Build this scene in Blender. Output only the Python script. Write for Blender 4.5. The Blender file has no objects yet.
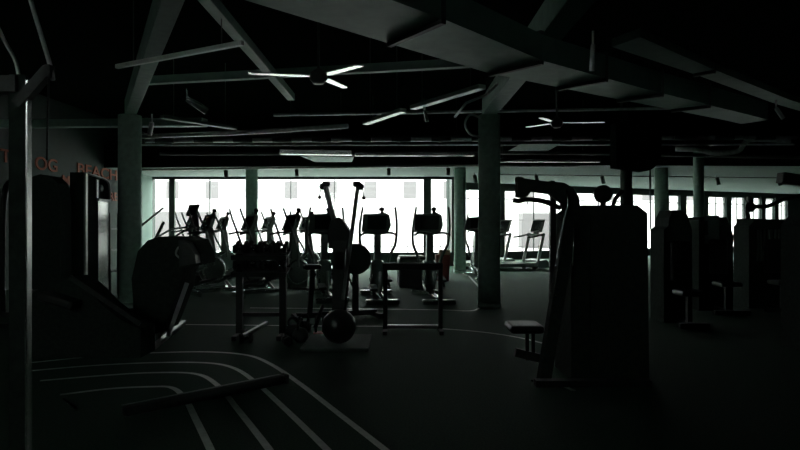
import bpy, bmesh, math, random
from mathutils import Vector, Matrix
random.seed(7)
PI = math.pi
S = bpy.context.scene
COL = S.collection
F = 600.0
EYE = 1.5

def at(px, py, Y):
    """world point that the camera sees at photo pixel (px,py) at distance Y"""
    return Vector(((px - 400) * Y / F, Y, EYE + (225 - py) * Y / F))

# ------------------------------------------------------------------ materials
def mat(name, col, rough=0.6, metal=0.0, var=0.15, scale=30.0, spec=0.5, bump=0.0, emit=None):
    m = bpy.data.materials.new(name); m.use_nodes = True
    nt = m.node_tree; b = nt.nodes['Principled BSDF']
    b.inputs['Roughness'].default_value = rough
    b.inputs['Metallic'].default_value = metal
    b.inputs['Specular IOR Level'].default_value = spec
    tc = nt.nodes.new('ShaderNodeTexCoord')
    n = nt.nodes.new('ShaderNodeTexNoise'); n.inputs['Scale'].default_value = scale
    n.inputs['Detail'].default_value = 4
    nt.links.new(tc.outputs['Object'], n.inputs['Vector'])
    r = nt.nodes.new('ShaderNodeValToRGB')
    c0 = [max(0, c * (1 - var)) for c in col]; c1 = [min(1, c * (1 + var)) for c in col]
    r.color_ramp.elements[0].color = (*c0, 1); r.color_ramp.elements[1].color = (*c1, 1)
    r.color_ramp.elements[0].position = .3; r.color_ramp.elements[1].position = .7
    nt.links.new(n.outputs['Fac'], r.inputs['Fac'])
    nt.links.new(r.outputs['Color'], b.inputs['Base Color'])
    if bump:
        bp = nt.nodes.new('ShaderNodeBump'); bp.inputs['Strength'].default_value = bump
        bp.inputs['Distance'].default_value = .01
        nt.links.new(n.outputs['Fac'], bp.inputs['Height']); nt.links.new(bp.outputs['Normal'], b.inputs['Normal'])
    return m

M = {}
M['rubber'] = mat('rubber_floor', (.062, .108, .082), .8, var=.25, scale=60, spec=.12, bump=.25)
M['line'] = mat('floor_paint', (.8, .88, .83), .42, var=.12, scale=14)
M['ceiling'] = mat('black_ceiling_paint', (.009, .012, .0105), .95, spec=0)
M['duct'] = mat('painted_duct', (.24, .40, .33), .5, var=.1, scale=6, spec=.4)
M['beam'] = mat('painted_steel_beam', (.24, .37, .31), .55, var=.12, scale=8)
M['pipe'] = mat('grey_pipe', (.8, .84, .82), .32, metal=.4, var=.2, scale=9)
M['darkpipe'] = mat('dark_pipe', (.07, .085, .08), .5)
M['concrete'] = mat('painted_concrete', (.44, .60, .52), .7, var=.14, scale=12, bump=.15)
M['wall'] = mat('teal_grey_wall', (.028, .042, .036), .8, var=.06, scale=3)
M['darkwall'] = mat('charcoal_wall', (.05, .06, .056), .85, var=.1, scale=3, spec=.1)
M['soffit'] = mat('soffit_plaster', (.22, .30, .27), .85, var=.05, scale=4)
M['frame'] = mat('dark_window_frame', (.045, .055, .052), .45, metal=.2)
M['black'] = mat('black_powder_coat', (.03, .036, .033), .5, var=.2, scale=40, spec=.35)
M['shroud'] = mat('matte_black_shroud', (.042, .057, .049), .85, var=.2, scale=20, spec=.05)
M['plastic'] = mat('black_plastic', (.05, .062, .056), .42, var=.2)
M['grey'] = mat('grey_plastic', (.22, .28, .25), .42)
M['silver'] = mat('silver_paint', (.5, .53, .52), .32, metal=.55, var=.08)
M['brushed'] = mat('satin_white_metal', (.85, .86, .855), .16, metal=.92, var=.03)
M['satin'] = mat('satin_fan_blade', (.85, .86, .855), .27, metal=.9, var=.03)
M['chrome'] = mat('polished_steel', (.7, .72, .71), .18, metal=.95, var=.05)
M['white'] = mat('white_panel', (.78, .8, .79), .28, var=.05)
M['pad'] = mat('black_vinyl', (.035, .04, .038), .38, var=.25, scale=50, bump=.1)
M['iron'] = mat('cast_iron', (.03, .034, .032), .55, var=.3, scale=60, bump=.2)
M['mat'] = mat('grey_rubber_mat', (.10, .14, .12), .75, var=.2, scale=60)
M['orange'] = mat('orange_wall_lettering', (.28, .065, .03), .75, var=.1)
M['screen'] = mat('dark_screen', (.02, .025, .025), .15)
M['red'] = mat('dull_red', (.3, .05, .04), .5)
M['cream'] = mat('cream_card', (.75, .55, .38), .7)
M['pave'] = mat('pale_paving', (.42, .40, .40), .9, var=.05, scale=.8)
M['render'] = mat('pale_facade', (.5, .47, .48), .9, var=.03, scale=.3)
M['lilac'] = mat('pale_lilac_facade', (.098, .087, .093), .8, var=.05, scale=.3)
M['hedge'] = mat('pale_planting', (.33, .36, .31), .9, var=.4, scale=4)

def glass_mat():
    m = bpy.data.materials.new('window_glass'); m.use_nodes = True
    nt = m.node_tree; nt.nodes.clear()
    o = nt.nodes.new('ShaderNodeOutputMaterial'); mx = nt.nodes.new('ShaderNodeMixShader')
    t = nt.nodes.new('ShaderNodeBsdfTransparent'); t.inputs['Color'].default_value = (.88, .95, .915, 1)
    g = nt.nodes.new('ShaderNodeBsdfGlossy'); g.inputs['Roughness'].default_value = .02
    fr = nt.nodes.new('ShaderNodeFresnel'); fr.inputs['IOR'].default_value = 1.45
    geo = nt.nodes.new('ShaderNodeNewGeometry'); ma = nt.nodes.new('ShaderNodeMath'); ma.operation = 'SUBTRACT'; ma.inputs[0].default_value = 1
    mu = nt.nodes.new('ShaderNodeMath'); mu.operation = 'MULTIPLY'
    nt.links.new(geo.outputs['Backfacing'], ma.inputs[1]); nt.links.new(ma.outputs[0], mu.inputs[0]); nt.links.new(fr.outputs[0], mu.inputs[1])
    nt.links.new(mu.outputs[0], mx.inputs[0]); nt.links.new(t.outputs[0], mx.inputs[1]); nt.links.new(g.outputs[0], mx.inputs[2])
    nt.links.new(mx.outputs[0], o.inputs[0])
    return m
M['glass'] = glass_mat()

# ------------------------------------------------------------------ mesh builder
class MB:
    def __init__(self): self.bm = bmesh.new()
    def _add(self, verts, faces, smooth=False):
        vs = [self.bm.verts.new(v) for v in verts]
        for f in faces:
            try:
                fc = self.bm.faces.new([vs[i] for i in f]); fc.smooth = smooth
            except ValueError: pass
        return self
    def box(self, c, s, rot=None, bev=0.0):
        t = bmesh.new(); bmesh.ops.create_cube(t, size=1)
        for v in t.verts: v.co = Vector((v.co.x * s[0], v.co.y * s[1], v.co.z * s[2]))
        if bev: bmesh.ops.bevel(t, geom=t.edges[:], offset=min(bev, min(s) * .45), segments=2, affect='EDGES', profile=.5)
        R = (rot if isinstance(rot, Matrix) else Matrix.Rotation(rot, 3, 'Z')) if rot is not None else Matrix.Identity(3)
        t.verts.index_update()
        self._add([R @ v.co + Vector(c) for v in t.verts], [[v.index for v in f.verts] for f in t.faces]); t.free()
        return self
    def span(self, a, b, bev=0.0):
        a, b = Vector(a), Vector(b)
        return self.box((a + b) / 2, [abs(x) for x in (b - a)], None, bev)
    def beam(self, a, b, w, h, up=(0, 0, 1), bev=0.0):
        """box section bar from a to b; w across, h along up"""
        a, b = Vector(a), Vector(b); d = b - a; L = d.length; d.normalize()
        u = Vector(up)
        if abs(d.dot(u)) > .98: u = Vector((0, 1, 0))
        s = d.cross(u).normalized(); u = s.cross(d).normalized()
        R = Matrix((s, d, u)).transposed()
        return self.box((a + b) / 2, (w, L, h), R, bev)
    def tube(self, pts, r, n=10, smooth_pts=0, closed=False):
        pts = [Vector(p) for p in pts]
        if smooth_pts: pts = curve(pts, smooth_pts)
        k = len(pts); rr = r if isinstance(r, (list, tuple)) else [r] * k
        if len(rr) != k: rr = [rr[0] + (rr[-1] - rr[0]) * i / (k - 1) for i in range(k)]
        verts = []; prev = None
        for i, p in enumerate(pts):
            if closed: d = pts[(i + 1) % k] - pts[i - 1]
            else: d = pts[min(i + 1, k - 1)] - pts[max(i - 1, 0)]
            d.normalize()
            if prev is None:
                a = Vector((0, 0, 1)) if abs(d.z) < .9 else Vector((1, 0, 0))
                s = d.cross(a).normalized()
            else:
                s = (prev - d * prev.dot(d)).normalized()
            prev = s; u = d.cross(s)
            for j in range(n):
                q = 2 * PI * j / n
                verts.append(p + (s * math.cos(q) + u * math.sin(q)) * rr[i])
        faces = []
        for i in range(k if closed else k - 1):
            i2 = (i + 1) % k
            for j in range(n):
                j2 = (j + 1) % n
                faces.append([i * n + j, i * n + j2, i2 * n + j2, i2 * n + j])
        if not closed:
            faces.append(list(range(n))[::-1]); faces.append([(k - 1) * n + j for j in range(n)])
        vs = [self.bm.verts.new(v) for v in verts]
        for f in faces:
            try:
                fc = self.bm.faces.new([vs[q] for q in f]); fc.smooth = len(f) == 4
            except ValueError: pass
        return self
    def prism(self, outline, depth, M4):
        """outline (u,v) extruded by depth along w (centred); M4 maps (u,v,w) to the world"""
        n = len(outline)
        vs = [M4 @ Vector((u, v, -depth / 2)) for u, v in outline] + [M4 @ Vector((u, v, depth / 2)) for u, v in outline]
        fs = [list(range(n))[::-1], [n + i for i in range(n)]] + [[i, (i + 1) % n, n + (i + 1) % n, n + i] for i in range(n)]
        return self._add(vs, fs)
    def lathe(self, prof, M4=None, n=24):
        """(r,z) profile spun round local z"""
        M4 = M4 or Matrix.Identity(4); k = len(prof)
        vs = [M4 @ Vector((r * math.cos(2 * PI * j / n), r * math.sin(2 * PI * j / n), z)) for r, z in prof for j in range(n)]
        fs = [[i * n + j, i * n + (j + 1) % n, (i + 1) * n + (j + 1) % n, (i + 1) * n + j] for i in range(k - 1) for j in range(n)]
        base = [self.bm.verts.new(v) for v in vs]
        for f in fs:
            fc = self.bm.faces.new([base[i] for i in f]); fc.smooth = True
        for row in (0, k - 1):
            if prof[row][0] > 1e-5:
                try: self.bm.faces.new([base[row * n + j] for j in range(n)])
                except ValueError: pass
        return self
    def quad(self, pts): return self._add([Vector(p) for p in pts], [list(range(len(pts)))])
    def build(self, name, m, parent=None, loc=None):
        bmesh.ops.remove_doubles(self.bm, verts=self.bm.verts[:], dist=1e-6)
        bmesh.ops.recalc_face_normals(self.bm, faces=self.bm.faces[:])
        me = bpy.data.meshes.new(name); self.bm.to_mesh(me); self.bm.free()
        me.materials.append(M[m] if isinstance(m, str) else m)
        o = bpy.data.objects.new(name, me); COL.objects.link(o)
        if parent: o.parent = parent
        if loc is not None: o.location = loc
        return o

def curve(pts, n):
    """Catmull-Rom through pts"""
    out = []
    P = [pts[0] * 2 - pts[1]] + pts + [pts[-1] * 2 - pts[-2]]
    for i in range(1, len(P) - 2):
        for j in range(n):
            t = j / n; a, b, c, d = P[i - 1:i + 3]
            out.append(.5 * (2 * b + (c - a) * t + (2 * a - 5 * b + 4 * c - d) * t * t + (3 * b - a - 3 * c + d) * t ** 3))
    out.append(pts[-1]); return out

def XZ(x=0, y=0, z=0, rz=0):
    """maps (u,v,w) -> local x=u, z=v, y=w, then rotation rz and offset"""
    return Matrix.Translation((x, y, z)) @ Matrix.Rotation(rz, 4, 'Z') @ Matrix(((1, 0, 0, 0), (0, 0, 1, 0), (0, 1, 0, 0), (0, 0, 0, 1)))
def YZ(x=0, y=0, z=0):
    """maps (u,v,w) -> y=u, z=v, x=w"""
    return Matrix.Translation((x, y, z)) @ Matrix(((0, 0, 1, 0), (1, 0, 0, 0), (0, 1, 0, 0), (0, 0, 0, 1)))
def AX(axis, p=(0, 0, 0)):
    R = {'X': Matrix.Rotation(PI / 2, 4, 'Y'), 'Y': Matrix.Rotation(-PI / 2, 4, 'X'), 'Z': Matrix.Identity(4)}[axis]
    return Matrix.Translation(p) @ R
def disc(r, h, b=.01):
    return [(0, -h / 2), (r - b, -h / 2), (r, -h / 2 + b), (r, h / 2 - b), (r - b, h / 2), (0, h / 2)]
def ball(r, n=10, sz=1.0):
    return [(r * math.sin(PI * i / n), -r * sz * math.cos(PI * i / n)) for i in range(n + 1)]

def tag(o, label, cat, group=None, kind=None):
    if label: o['label'] = label
    if cat: o['category'] = cat
    if group: o['group'] = group
    if kind: o['kind'] = kind
    return o
def thing(name, label, cat, loc=(0, 0, 0), rz=0, group=None):
    o = bpy.data.objects.new(name, None); COL.objects.link(o); o.empty_display_size = .1
    o.location = loc; o.rotation_euler = (0, 0, rz)
    return tag(o, label, cat, group)
def struct(o, label=None):
    o['kind'] = 'structure'
    if label: o['label'] = label; o['category'] = 'room'
    return o
def copy_tree(o, parent=None):
    c = o.copy(); COL.objects.link(c)
    if parent is not None: c.parent = parent
    for ch in list(o.children): copy_tree(ch, c)
    return c
def dup(o, loc, rz, label):
    c = copy_tree(o); c.location = loc; c.rotation_euler = (0, 0, rz); c['label'] = label
    return c

# ------------------------------------------------------------------ room shell
XL, XR, YB, HC = -9.1, 24.0, -3.0, 4.8
YW = 22.0                      # window wall
FA, FD = Vector((2.0, 24.6)), Vector((22.0, 10.4))   # slanted facade on the right
XS = 2.02                      # step between the two facades
def fac(px):
    k = (px - 400) / F
    return (k * FA.y - FA.x) / (FD.x - FD.y * k)
def fpt(s, z, off=0.0):
    n = Vector((-FD.y, FD.x)).normalized()
    p = FA + FD * s + n * off
    return Vector((p.x, p.y, z))
FE = fpt(1.0, 0)
outline = [(XL, YB), (XR, YB), (XR, FE.y), (FA.x, FA.y), (XS, YW), (XL, YW)]
def slab(z0, z1, pts):
    b = MB(); n = len(pts)
    b._add([(x, y, z0) for x, y in pts] + [(x, y, z1) for x, y in pts],
           [list(range(n)), [n + i for i in range(n)]] + [[i, (i + 1) % n, n + (i + 1) % n, n + i] for i in range(n)])
    return b
struct(slab(-.2, 0, outline).build('floor', 'rubber'), 'dark rubber gym floor with painted white lines')
struct(slab(HC, HC + .2, outline).build('ceiling', 'ceiling'), 'black painted ceiling slab above pipes and ducts')
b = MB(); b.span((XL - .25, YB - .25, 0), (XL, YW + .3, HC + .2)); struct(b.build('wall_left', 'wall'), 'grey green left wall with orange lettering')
b = MB()
BW = (-6.4, -4.0, 3.5, 4.1)      # unseen high window, added behind the viewer for fill light
b.span((XL, YB - .25, 0), (XR, YB, BW[2])); b.span((XL, YB - .25, BW[3]), (XR, YB, HC + .2))
b.span((XL, YB - .25, BW[2]), (BW[0], YB, BW[3])); b.span((BW[1], YB - .25, BW[2]), (XR, YB, BW[3]))
struct(b.build('wall_back', 'darkwall'), 'dark wall behind the viewer')
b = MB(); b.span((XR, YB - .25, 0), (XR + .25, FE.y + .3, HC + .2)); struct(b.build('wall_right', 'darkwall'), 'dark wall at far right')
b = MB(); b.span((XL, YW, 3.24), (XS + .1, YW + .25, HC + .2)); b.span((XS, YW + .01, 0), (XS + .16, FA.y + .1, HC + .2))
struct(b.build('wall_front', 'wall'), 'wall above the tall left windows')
# lowered soffit along the windows
sof = [(XL + .01, 18.5), (2.2, 17.6), (XR - .01, 18.4), (XR - .01, FE.y - .06), (FA.x + .2, FA.y - .05), (XS - .01, YW - .05), (XL + .01, YW - .05)]
struct(slab(3.26, 3.34, sof).build('ceiling_soffit', 'soffit'), 'pale lowered ceiling strip along the windows')
b = MB()
for (x0, y0), (x1, y1) in (((XL + .01, 18.5), (2.2, 17.6)), ((2.2, 17.6), (XR - .01, 18.4))):
    b.beam((x0, y0 - .04, 3.62), (x1, y1 - .04, 3.62), .06, .72)
struct(b.build('trim_soffit_fascia', 'ceiling'), 'black fascia above the pale soffit')

root = struct(bpy.data.objects.new('window_0', None), 'added high narrow window behind the viewer for fill light'); COL.objects.link(root)
f = MB(); x0, x1, z0, z1 = BW
f.span((x0, YB - .16, z0), (x1, YB - .08, z0 + .05)); f.span((x0, YB - .16, z1 - .05), (x1, YB - .08, z1))
for x in (x0, (x0 + x1) / 2 - .025, x1 - .05): f.span((x, YB - .16, z0), (x + .05, YB - .08, z1))
f.build('window_frame', 'frame', root); MB().span((x0 + .05, YB - .125, z0 + .05), (x1 - .05, YB - .115, z1 - .05)).build('pane', 'glass', root)

# left facade windows
def window_left(name, xs, thick0, thick1, label):
    root = struct(bpy.data.objects.new(name, None)); COL.objects.link(root); root.location = ((xs[0] + xs[-1]) / 2, YW, 0)
    root['label'] = label; root['category'] = 'window'
    ox = root.location.x; f = MB(); T = 3.24
    for i, x in enumerate(xs):
        w = thick0 if i == 0 else thick1 if i == len(xs) - 1 else .024
        f.span((x - ox - w / 2, -.05, 0), (x - ox + w / 2, .06, T))
    f.span((xs[0] - ox, -.05, T - .07), (xs[-1] - ox, .06, T)); f.span((xs[0] - ox, -.06, .40), (xs[-1] - ox, .06, .50)); f.span((xs[0] - ox, -.05, 0), (xs[-1] - ox, .06, .06))
    f.build('window_frame', 'frame', root)
    for a, c in zip(xs[:-1], xs[1:]):
        MB().span((a - ox + .012, -.006, .5), (c - ox - .012, .006, T - .07)).build('pane', 'glass', root)
        MB().span((a - ox + .012, -.02, .06), (c - ox - .012, .02, .40)).build('kick_panel', 'wall', root)
window_left('window_1', [-9.08, -8.36], .06, .2, 'narrow window at the far left end by the wall')
window_left('window_2', [-8.26, -6.97, -5.5, -4.0, -2.4, -.77, 1.0], .02, .28, 'wide bright glass wall behind the cardio machines')
window_left('window_3', [1.13, 1.95], .03, .12, 'narrow bright window beside the dark post')

# slanted right facade: lintel, piers, sill, windows
wins = [(461, 499, 0), (505, 566, 535), (573, 624, 600), (633.5, 666, 0), (669.4, 680.6, 0), (686.8, 704, 0), (708.7, 726.4, 717.5),
        (731.7, 745.4, 738.5), (749, 761.6, 755), (766, 775, 0), (779, 787.7, 783)]
HT = 3.02
b = MB()
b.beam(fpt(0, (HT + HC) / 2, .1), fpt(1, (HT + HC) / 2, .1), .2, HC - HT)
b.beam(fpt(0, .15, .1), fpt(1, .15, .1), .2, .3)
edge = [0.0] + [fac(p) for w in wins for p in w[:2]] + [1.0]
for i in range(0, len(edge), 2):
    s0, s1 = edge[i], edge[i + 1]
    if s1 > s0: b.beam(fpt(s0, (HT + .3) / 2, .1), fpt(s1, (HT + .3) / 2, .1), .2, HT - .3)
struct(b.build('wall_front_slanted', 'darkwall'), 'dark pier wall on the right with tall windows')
def window_right(i, w):
    s0, s1 = fac(w[0]), fac(w[1]); root = struct(bpy.data.objects.new('window_%d' % (i + 4), None)); COL.objects.link(root)
    root['category'] = 'window'; root['label'] = RW[i]
    f = MB(); f.beam(fpt(s0, .33, .1), fpt(s1, .33, .1), .1, .06); f.beam(fpt(s0, HT - .03, .1), fpt(s1, HT - .03, .1), .1, .06)
    f.beam(fpt(s0, 2.62, .1), fpt(s1, 2.62, .1), .05, .045)
    for s in (s0, s1): f.beam(fpt(s, .33, .1), fpt(s, HT, .1), .07, .07, up=(0, 1, 0))
    if w[2]: f.beam(fpt(fac(w[2]), .33, .1), fpt(fac(w[2]), HT, .1), .05, .05, up=(0, 1, 0))
    f.build('window_frame', 'frame', root)
    MB().beam(fpt(s0, (.36 + HT) / 2, .1), fpt(s1, (.36 + HT) / 2, .1), .012, HT - .42).build('pane', 'glass', root)
RW = ['slim window between the two round columns', 'window behind the treadmill and the lat machine arm', 'window behind the black weight stack housing',
      'window left of the steel column on the right', 'slim window right of the steel column', 'window behind the slim right column',
      'first full window right of the slim column', 'second full window right of the slim column', 'third full window right of the slim column',
      'fourth window, above the pulley arm', 'last window toward the dark right edge']
for i, w in enumerate(wins): window_right(i, w)

# columns
def column(name, x, y, r, h, label, m='concrete'):
    b = MB(); b.lathe([(r, 0), (r, h)], n=32); b.lathe([(r + .012, 0), (r + .012, .1), (r, .1)], n=32)
    o = b.build(name, m, loc=(x, y, 0)); o['kind'] = 'structure'; o['label'] = label; o['category'] = 'column'
column('column', -4.94, 10.97, .2, 3.5, 'round concrete column on the left beside the white machine')
column('column', 1.63, 10.97, .2, 3.5, 'thick round concrete column in the middle, nearest the viewer')
column('column', -4.62, 18.7, .185, 3.34, 'slender round column before the bright left windows')
column('column', 1.87, 18.7, .185, 3.34, 'slender round column right of the dark window post')
column('column', 8.1, 18.6, .2, 3.34, 'pale round column right of the hanging duct box')
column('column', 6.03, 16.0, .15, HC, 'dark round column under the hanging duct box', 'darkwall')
column('column', 8.46, 17.0, .14, 3.6, 'slim column right of the pale round column')

b = MB(); b.span((XL, 20.95, 0), (XL + .05, YW - .07, 3.25)); struct(b.build('trim_lit_wall_end', 'soffit'), 'wall end strip painted paler for light from the far left window')  # window light on the wall end, put in as a paler colour
# floor lines
ln = [0]
def floor_line(pts, w, label, smooth=0):
    ln[0] += 1
    p = [Vector((x, y, 0)) for x, y in pts]
    if smooth: p = curve(p, smooth)
    b = MB(); L = []; R = []
    for i, q in enumerate(p):
        d = (p[min(i + 1, len(p) - 1)] - p[max(i - 1, 0)]).normalized(); s = Vector((-d.y, d.x, 0)) * w / 2
        L.append(b.bm.verts.new(q + s + Vector((0, 0, .003)))); R.append(b.bm.verts.new(q - s + Vector((0, 0, .003))))
    for i in range(len(p) - 1): b.bm.faces.new((L[i], L[i + 1], R[i + 1], R[i]))
    o = b.build('trim_%d' % ln[0], 'line'); struct(o); o['label'] = label; o['category'] = 'floor marking'
def fl(px, py):
    Y = F * EYE / (py - 225); return ((px - 400) * Y / F, Y)
floor_line([fl(20, 364), fl(90, 357), fl(130, 354), fl(200, 352), fl(245, 355), fl(270, 364), fl(300, 384), fl(340, 415), fl(385, 450), fl(440, 494)], .055, 'outermost curved white running lane line', 8)
floor_line([fl(20, 372), fl(90, 366), fl(150, 363), fl(205, 363), fl(233, 368), fl(255, 382), fl(288, 412), fl(325, 448), fl(365, 490)], .055, 'second curved white running lane line from outside', 8)
floor_line([fl(40, 381), fl(100, 376), fl(150, 373), fl(195, 374), fl(217, 385), fl(238, 410), fl(270, 451), fl(300, 495)], .055, 'third curved white running lane line from outside', 8)
floor_line([fl(60, 395), fl(110, 389), fl(150, 387), fl(172, 388), fl(185, 399), fl(196, 420), fl(211, 451), fl(228, 490)], .055, 'innermost curved white running lane line', 8)
floor_line([fl(120, 324), fl(310, 326), fl(400, 327), fl(470, 331), fl(520, 338), fl(565, 350), fl(600, 362)], .05, 'white line across the floor behind the equipment', 6)
floor_line([fl(250, 308), fl(360, 309), fl(440, 310), fl(470, 311), fl(480, 308)], .05, 'white line across the floor before the round column', 4)
floor_line([fl(479, 287), fl(466, 273), fl(462, 268)], .06, 'short white line beside the slender column')
floor_line([fl(545, 378), fl(574, 391)], .05, 'white line beside the lat machine foot')

# wall lettering
def word(txt, y, z, h, wid, label):
    cu = bpy.data.curves.new('wall_lettering', 'FONT'); cu.body = txt; cu.size = h * 1.4; cu.extrude = .012; cu.offset = .006
    t = bpy.data.objects.new('tmp', cu); COL.objects.link(t); bpy.context.view_layer.update()
    me = bpy.data.meshes.new_from_object(t.evaluated_get(bpy.context.evaluated_depsgraph_get()))
    COL.objects.unlink(t); bpy.data.objects.remove(t)
    xs = [v.co.x for v in me.vertices]; k = wid / (max(xs) - min(xs)); x0 = min(xs)
    for v in me.vertices: v.co = Vector((v.co.z, (v.co.x - x0) * k, v.co.y))
    me.materials.clear(); me.materials.append(M['orange'])
    o = bpy.data.objects.new('wall_lettering', me); COL.objects.link(o); o.location = (XL + .014, y, z)
    tag(o, label, 'lettering')
word('BEACH', 16.9, 2.93, .33, 2.35, 'orange word above the white machine on left wall')
word('OG', 14.95, 2.9, .33, .95, 'orange two letter word left of the longer word')
word('T', 13.65, 2.95, .3, .35, 'orange single letter at the far left edge of the wall')
word('M', 16.15, 2.6, .25, .35, 'small orange letter below the long word')
word('RE', 18.75, 2.28, .26, .55, 'small orange pair of letters right of the white machine')

# ------------------------------------------------------------------ overhead: beams, ducts, pipes, fans, lamps
def bar(name, a, c, w, h, m, label, cat, up=(0, 0, 1), bev=.008):
    o = MB().beam(a, c, w, h, up, bev).build(name, m); return tag(o, label, cat, kind='structure' if name.startswith('beam') else None)
bar('beam', (1.62, 10.9, 3.66), (1.62, 2.0, 3.66), .26, .32, 'beam', 'beam from the thick middle column toward the viewer', 'beam')
bar('beam', (-4.9, 10.9, 3.63), (-1.2, 3.75, 3.63), .19, .28, 'beam', 'slanting beam from the left column toward the viewer', 'beam')
bar('beam', (-1.92, 10.6, 3.76), (-1.92, 4.5, 3.76), .13, .12, 'beam', 'thin straight beam over the left fan', 'beam')
bar('beam', (-4.2, 9.6, 3.8), (1.06, 8.5, 3.8), .12, .12, 'beam', 'cross beam behind the near ceiling fan', 'beam')
bar('beam', (-8.9, 13.2, 3.72), (-3.9, 12.0, 3.55), .2, .16, 'beam', 'cross beam left of the column pipes', 'beam')
def duct(name, near, far, z, h, label, flanges, close=True):
    b = MB(); n = len(near)
    vs = [(x, y, z + dz) for dz in (0, h) for pts in (near, far) for x, y in pts]
    I = lambda t, s, i: t * 2 * n + s * n + i
    fs = []
    for i in range(n - 1):
        fs += [[I(0, 0, i), I(0, 0, i + 1), I(0, 1, i + 1), I(0, 1, i)], [I(1, 0, i), I(1, 0, i + 1), I(1, 1, i + 1), I(1, 1, i)],
               [I(0, 0, i), I(0, 0, i + 1), I(1, 0, i + 1), I(1, 0, i)], [I(0, 1, i), I(0, 1, i + 1), I(1, 1, i + 1), I(1, 1, i)]]
    fs += [[I(0, 0, 0), I(0, 1, 0), I(1, 1, 0), I(1, 0, 0)], [I(0, 0, n - 1), I(0, 1, n - 1), I(1, 1, n - 1), I(1, 0, n - 1)]]
    b._add(vs, fs); o = b.build(name, 'duct'); tag(o, label, 'air duct')
    for (nx, ny), (fx, fy) in flanges:
        MB().beam((nx, ny, z + h / 2), (fx, fy, z + h / 2), .05, h + .08).build('flange', 'darkpipe', o)
    return o
g = lambda px, py, H: tuple(at(px, py, F * (H - EYE) / (225 - py)).xy)
Hd = 3.2
nr = [(-.9, 3.7), (.42, 5.02), (1.47, 6.2), (3.0, 7.45), (5.3, 9.2), (5.95, 9.7)]
fr = [(-1.75, 3.95), (-.08, 5.64), (1.0, 6.72), (2.55, 7.83), (5.3, 9.75), (5.75, 10.1)]
duct('air_duct', nr, fr, Hd, .27, 'large rectangular duct running diagonally across the ceiling', [((.36, 4.95), (-.1, 5.6)), ((1.47, 6.2), (1.0, 6.72)), ((2.4, 6.95), (1.95, 7.4)), ((3.4, 7.75), (2.95, 8.15)), ((4.4, 8.5), (4.0, 8.85))])
nr2 = [g(640, 37, 3.6), g(715, 70, 3.6), g(790, 100, 3.6), g(850, 118, 3.6)]
fr2 = [g(612, 47, 3.6), g(694, 74, 3.6), g(776, 104, 3.6), g(845, 124, 3.6)]
duct('air_duct', nr2, fr2, 3.6, .1, 'smaller duct parallel to the large one, toward the right', [(nr2[1], fr2[1])])

def pipe(name, pts, r, m, label, cat='pipe', bands=0):
    p = [Vector(q) for q in pts]; b = MB().tube(p, r, 10); o = b.build(name, m); tag(o, label, cat)
    for k in range(bands):
        t = (k + .5) / bands; q = p[0].lerp(p[-1], t); d = (p[-1] - p[0]).normalized() * .22
        MB().tube([q - d, q + d], r * 1.12, 10).build('sleeve', 'darkpipe', o)
    return o
pipe('ceiling_pipe', [(-2.55, 12.1, 3.72), (5.3, 11.4, 3.72)], .028, 'pipe', 'thin pipe crossing just above the thick column top')
pipe('ceiling_pipe', [(-5.3, 12.2, 3.3), (-3.1, 11.7, 3.3), (-.95, 10.9, 3.3)], .045, 'pipe', 'bright pipe running from the left column top')
pipe('ceiling_pipe', [(-5.9, 13.9, 3.45), (9.6, 13.5, 3.48)], .05, 'pipe', 'banded pipe crossing the whole room below the ceiling', bands=17)
pipe('ceiling_pipe', [(-6.2, 14.4, 3.42), (9.2, 14.0, 3.38)], .022, 'pipe', 'thin conduit just beneath the banded pipe')
pipe('ceiling_pipe', [(-6.4, 16.0, 3.4), (4.6, 16.0, 3.42), (12, 16.2, 3.3)], .045, 'darkpipe', 'dark pipe in front of the soffit')
pipe('track_rail', [(-8.2, 18.1, 3.17), (2.0, 17.3, 3.21), (5.2, 17.5, 3.22)], .035, 'pipe', 'straight lighting rail along the soffit edge', 'rail')
pipe('track_rail', [(3.2, 20.2, 3.2), (20.0, 22.5, 3.2)], .018, 'darkpipe', 'thin dark rail under the right soffit', 'rail')
pipe('hanging_conduit', [at(455, 117, 9.6), at(466, 103, 9.2), at(486, 95, 8.9), at(497, 84, 8.4)], .02, 'pipe', 'thin bent conduit climbing to the middle column beam', 'pipe')
b = MB().tube([at(481, 118, 10.7), at(470, 115, 10.7), at(465, 124, 10.7), at(470, 134, 10.7), at(480, 137, 10.7)], .02, 8, 5)
tag(b.build('hanging_cable_loop', 'pipe'), 'pale cable loop hanging at the thick column top', 'cable')
pipe('hanging_flexible_duct', curve([at(676, 149, 14.8), at(697, 150, 14.5), at(715, 153, 14.5), at(738, 151, 14.5), at(750, 140, 14.4), at(790, 141, 14.4)], 5), .06, 'pipe', 'wavy flexible duct under the ceiling at right', 'air duct')
pipe('hanging_cable', [at(650, 150, 15), at(650.5, 229, 15)], .02, 'darkpipe', 'thin dark cable dropping left of the pale column', 'cable')

def linear_lamp(a, c, label, w=.055, h=.06, m='white'):
    a, c = Vector(a), Vector(c); d = (c - a).normalized()
    root = thing('hanging_strip_lamp', label, 'lamp', (a + c) / 2, 0, 'unlit linear lamps under the ceiling')
    o = Vector(root.location)
    MB().beam(a - o, c - o, w, h, bev=.006).build('housing', m, root)
    s = MB()
    for q in (a.lerp(c, .15), a.lerp(c, .85)): s.tube([q - o, Vector((q.x, q.y, HC)) - o], .006, 6)
    s.build('suspension_wire', 'darkpipe', root)
    return root
linear_lamp((-3.4, 7.2, 3.4), (-1.64, 6.26, 3.4), 'thin unlit strip lamp at upper left, left of the near fan', .05, .05)
linear_lamp((-.62, 10.6, 3.3), (.05, 9.4, 3.3), 'unlit strip lamp behind the near fan, farther piece', .12)
linear_lamp((.2, 9.2, 3.3), (1.07, 7.8, 3.3), 'unlit strip lamp left of the thick column, nearer piece', .12)
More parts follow.
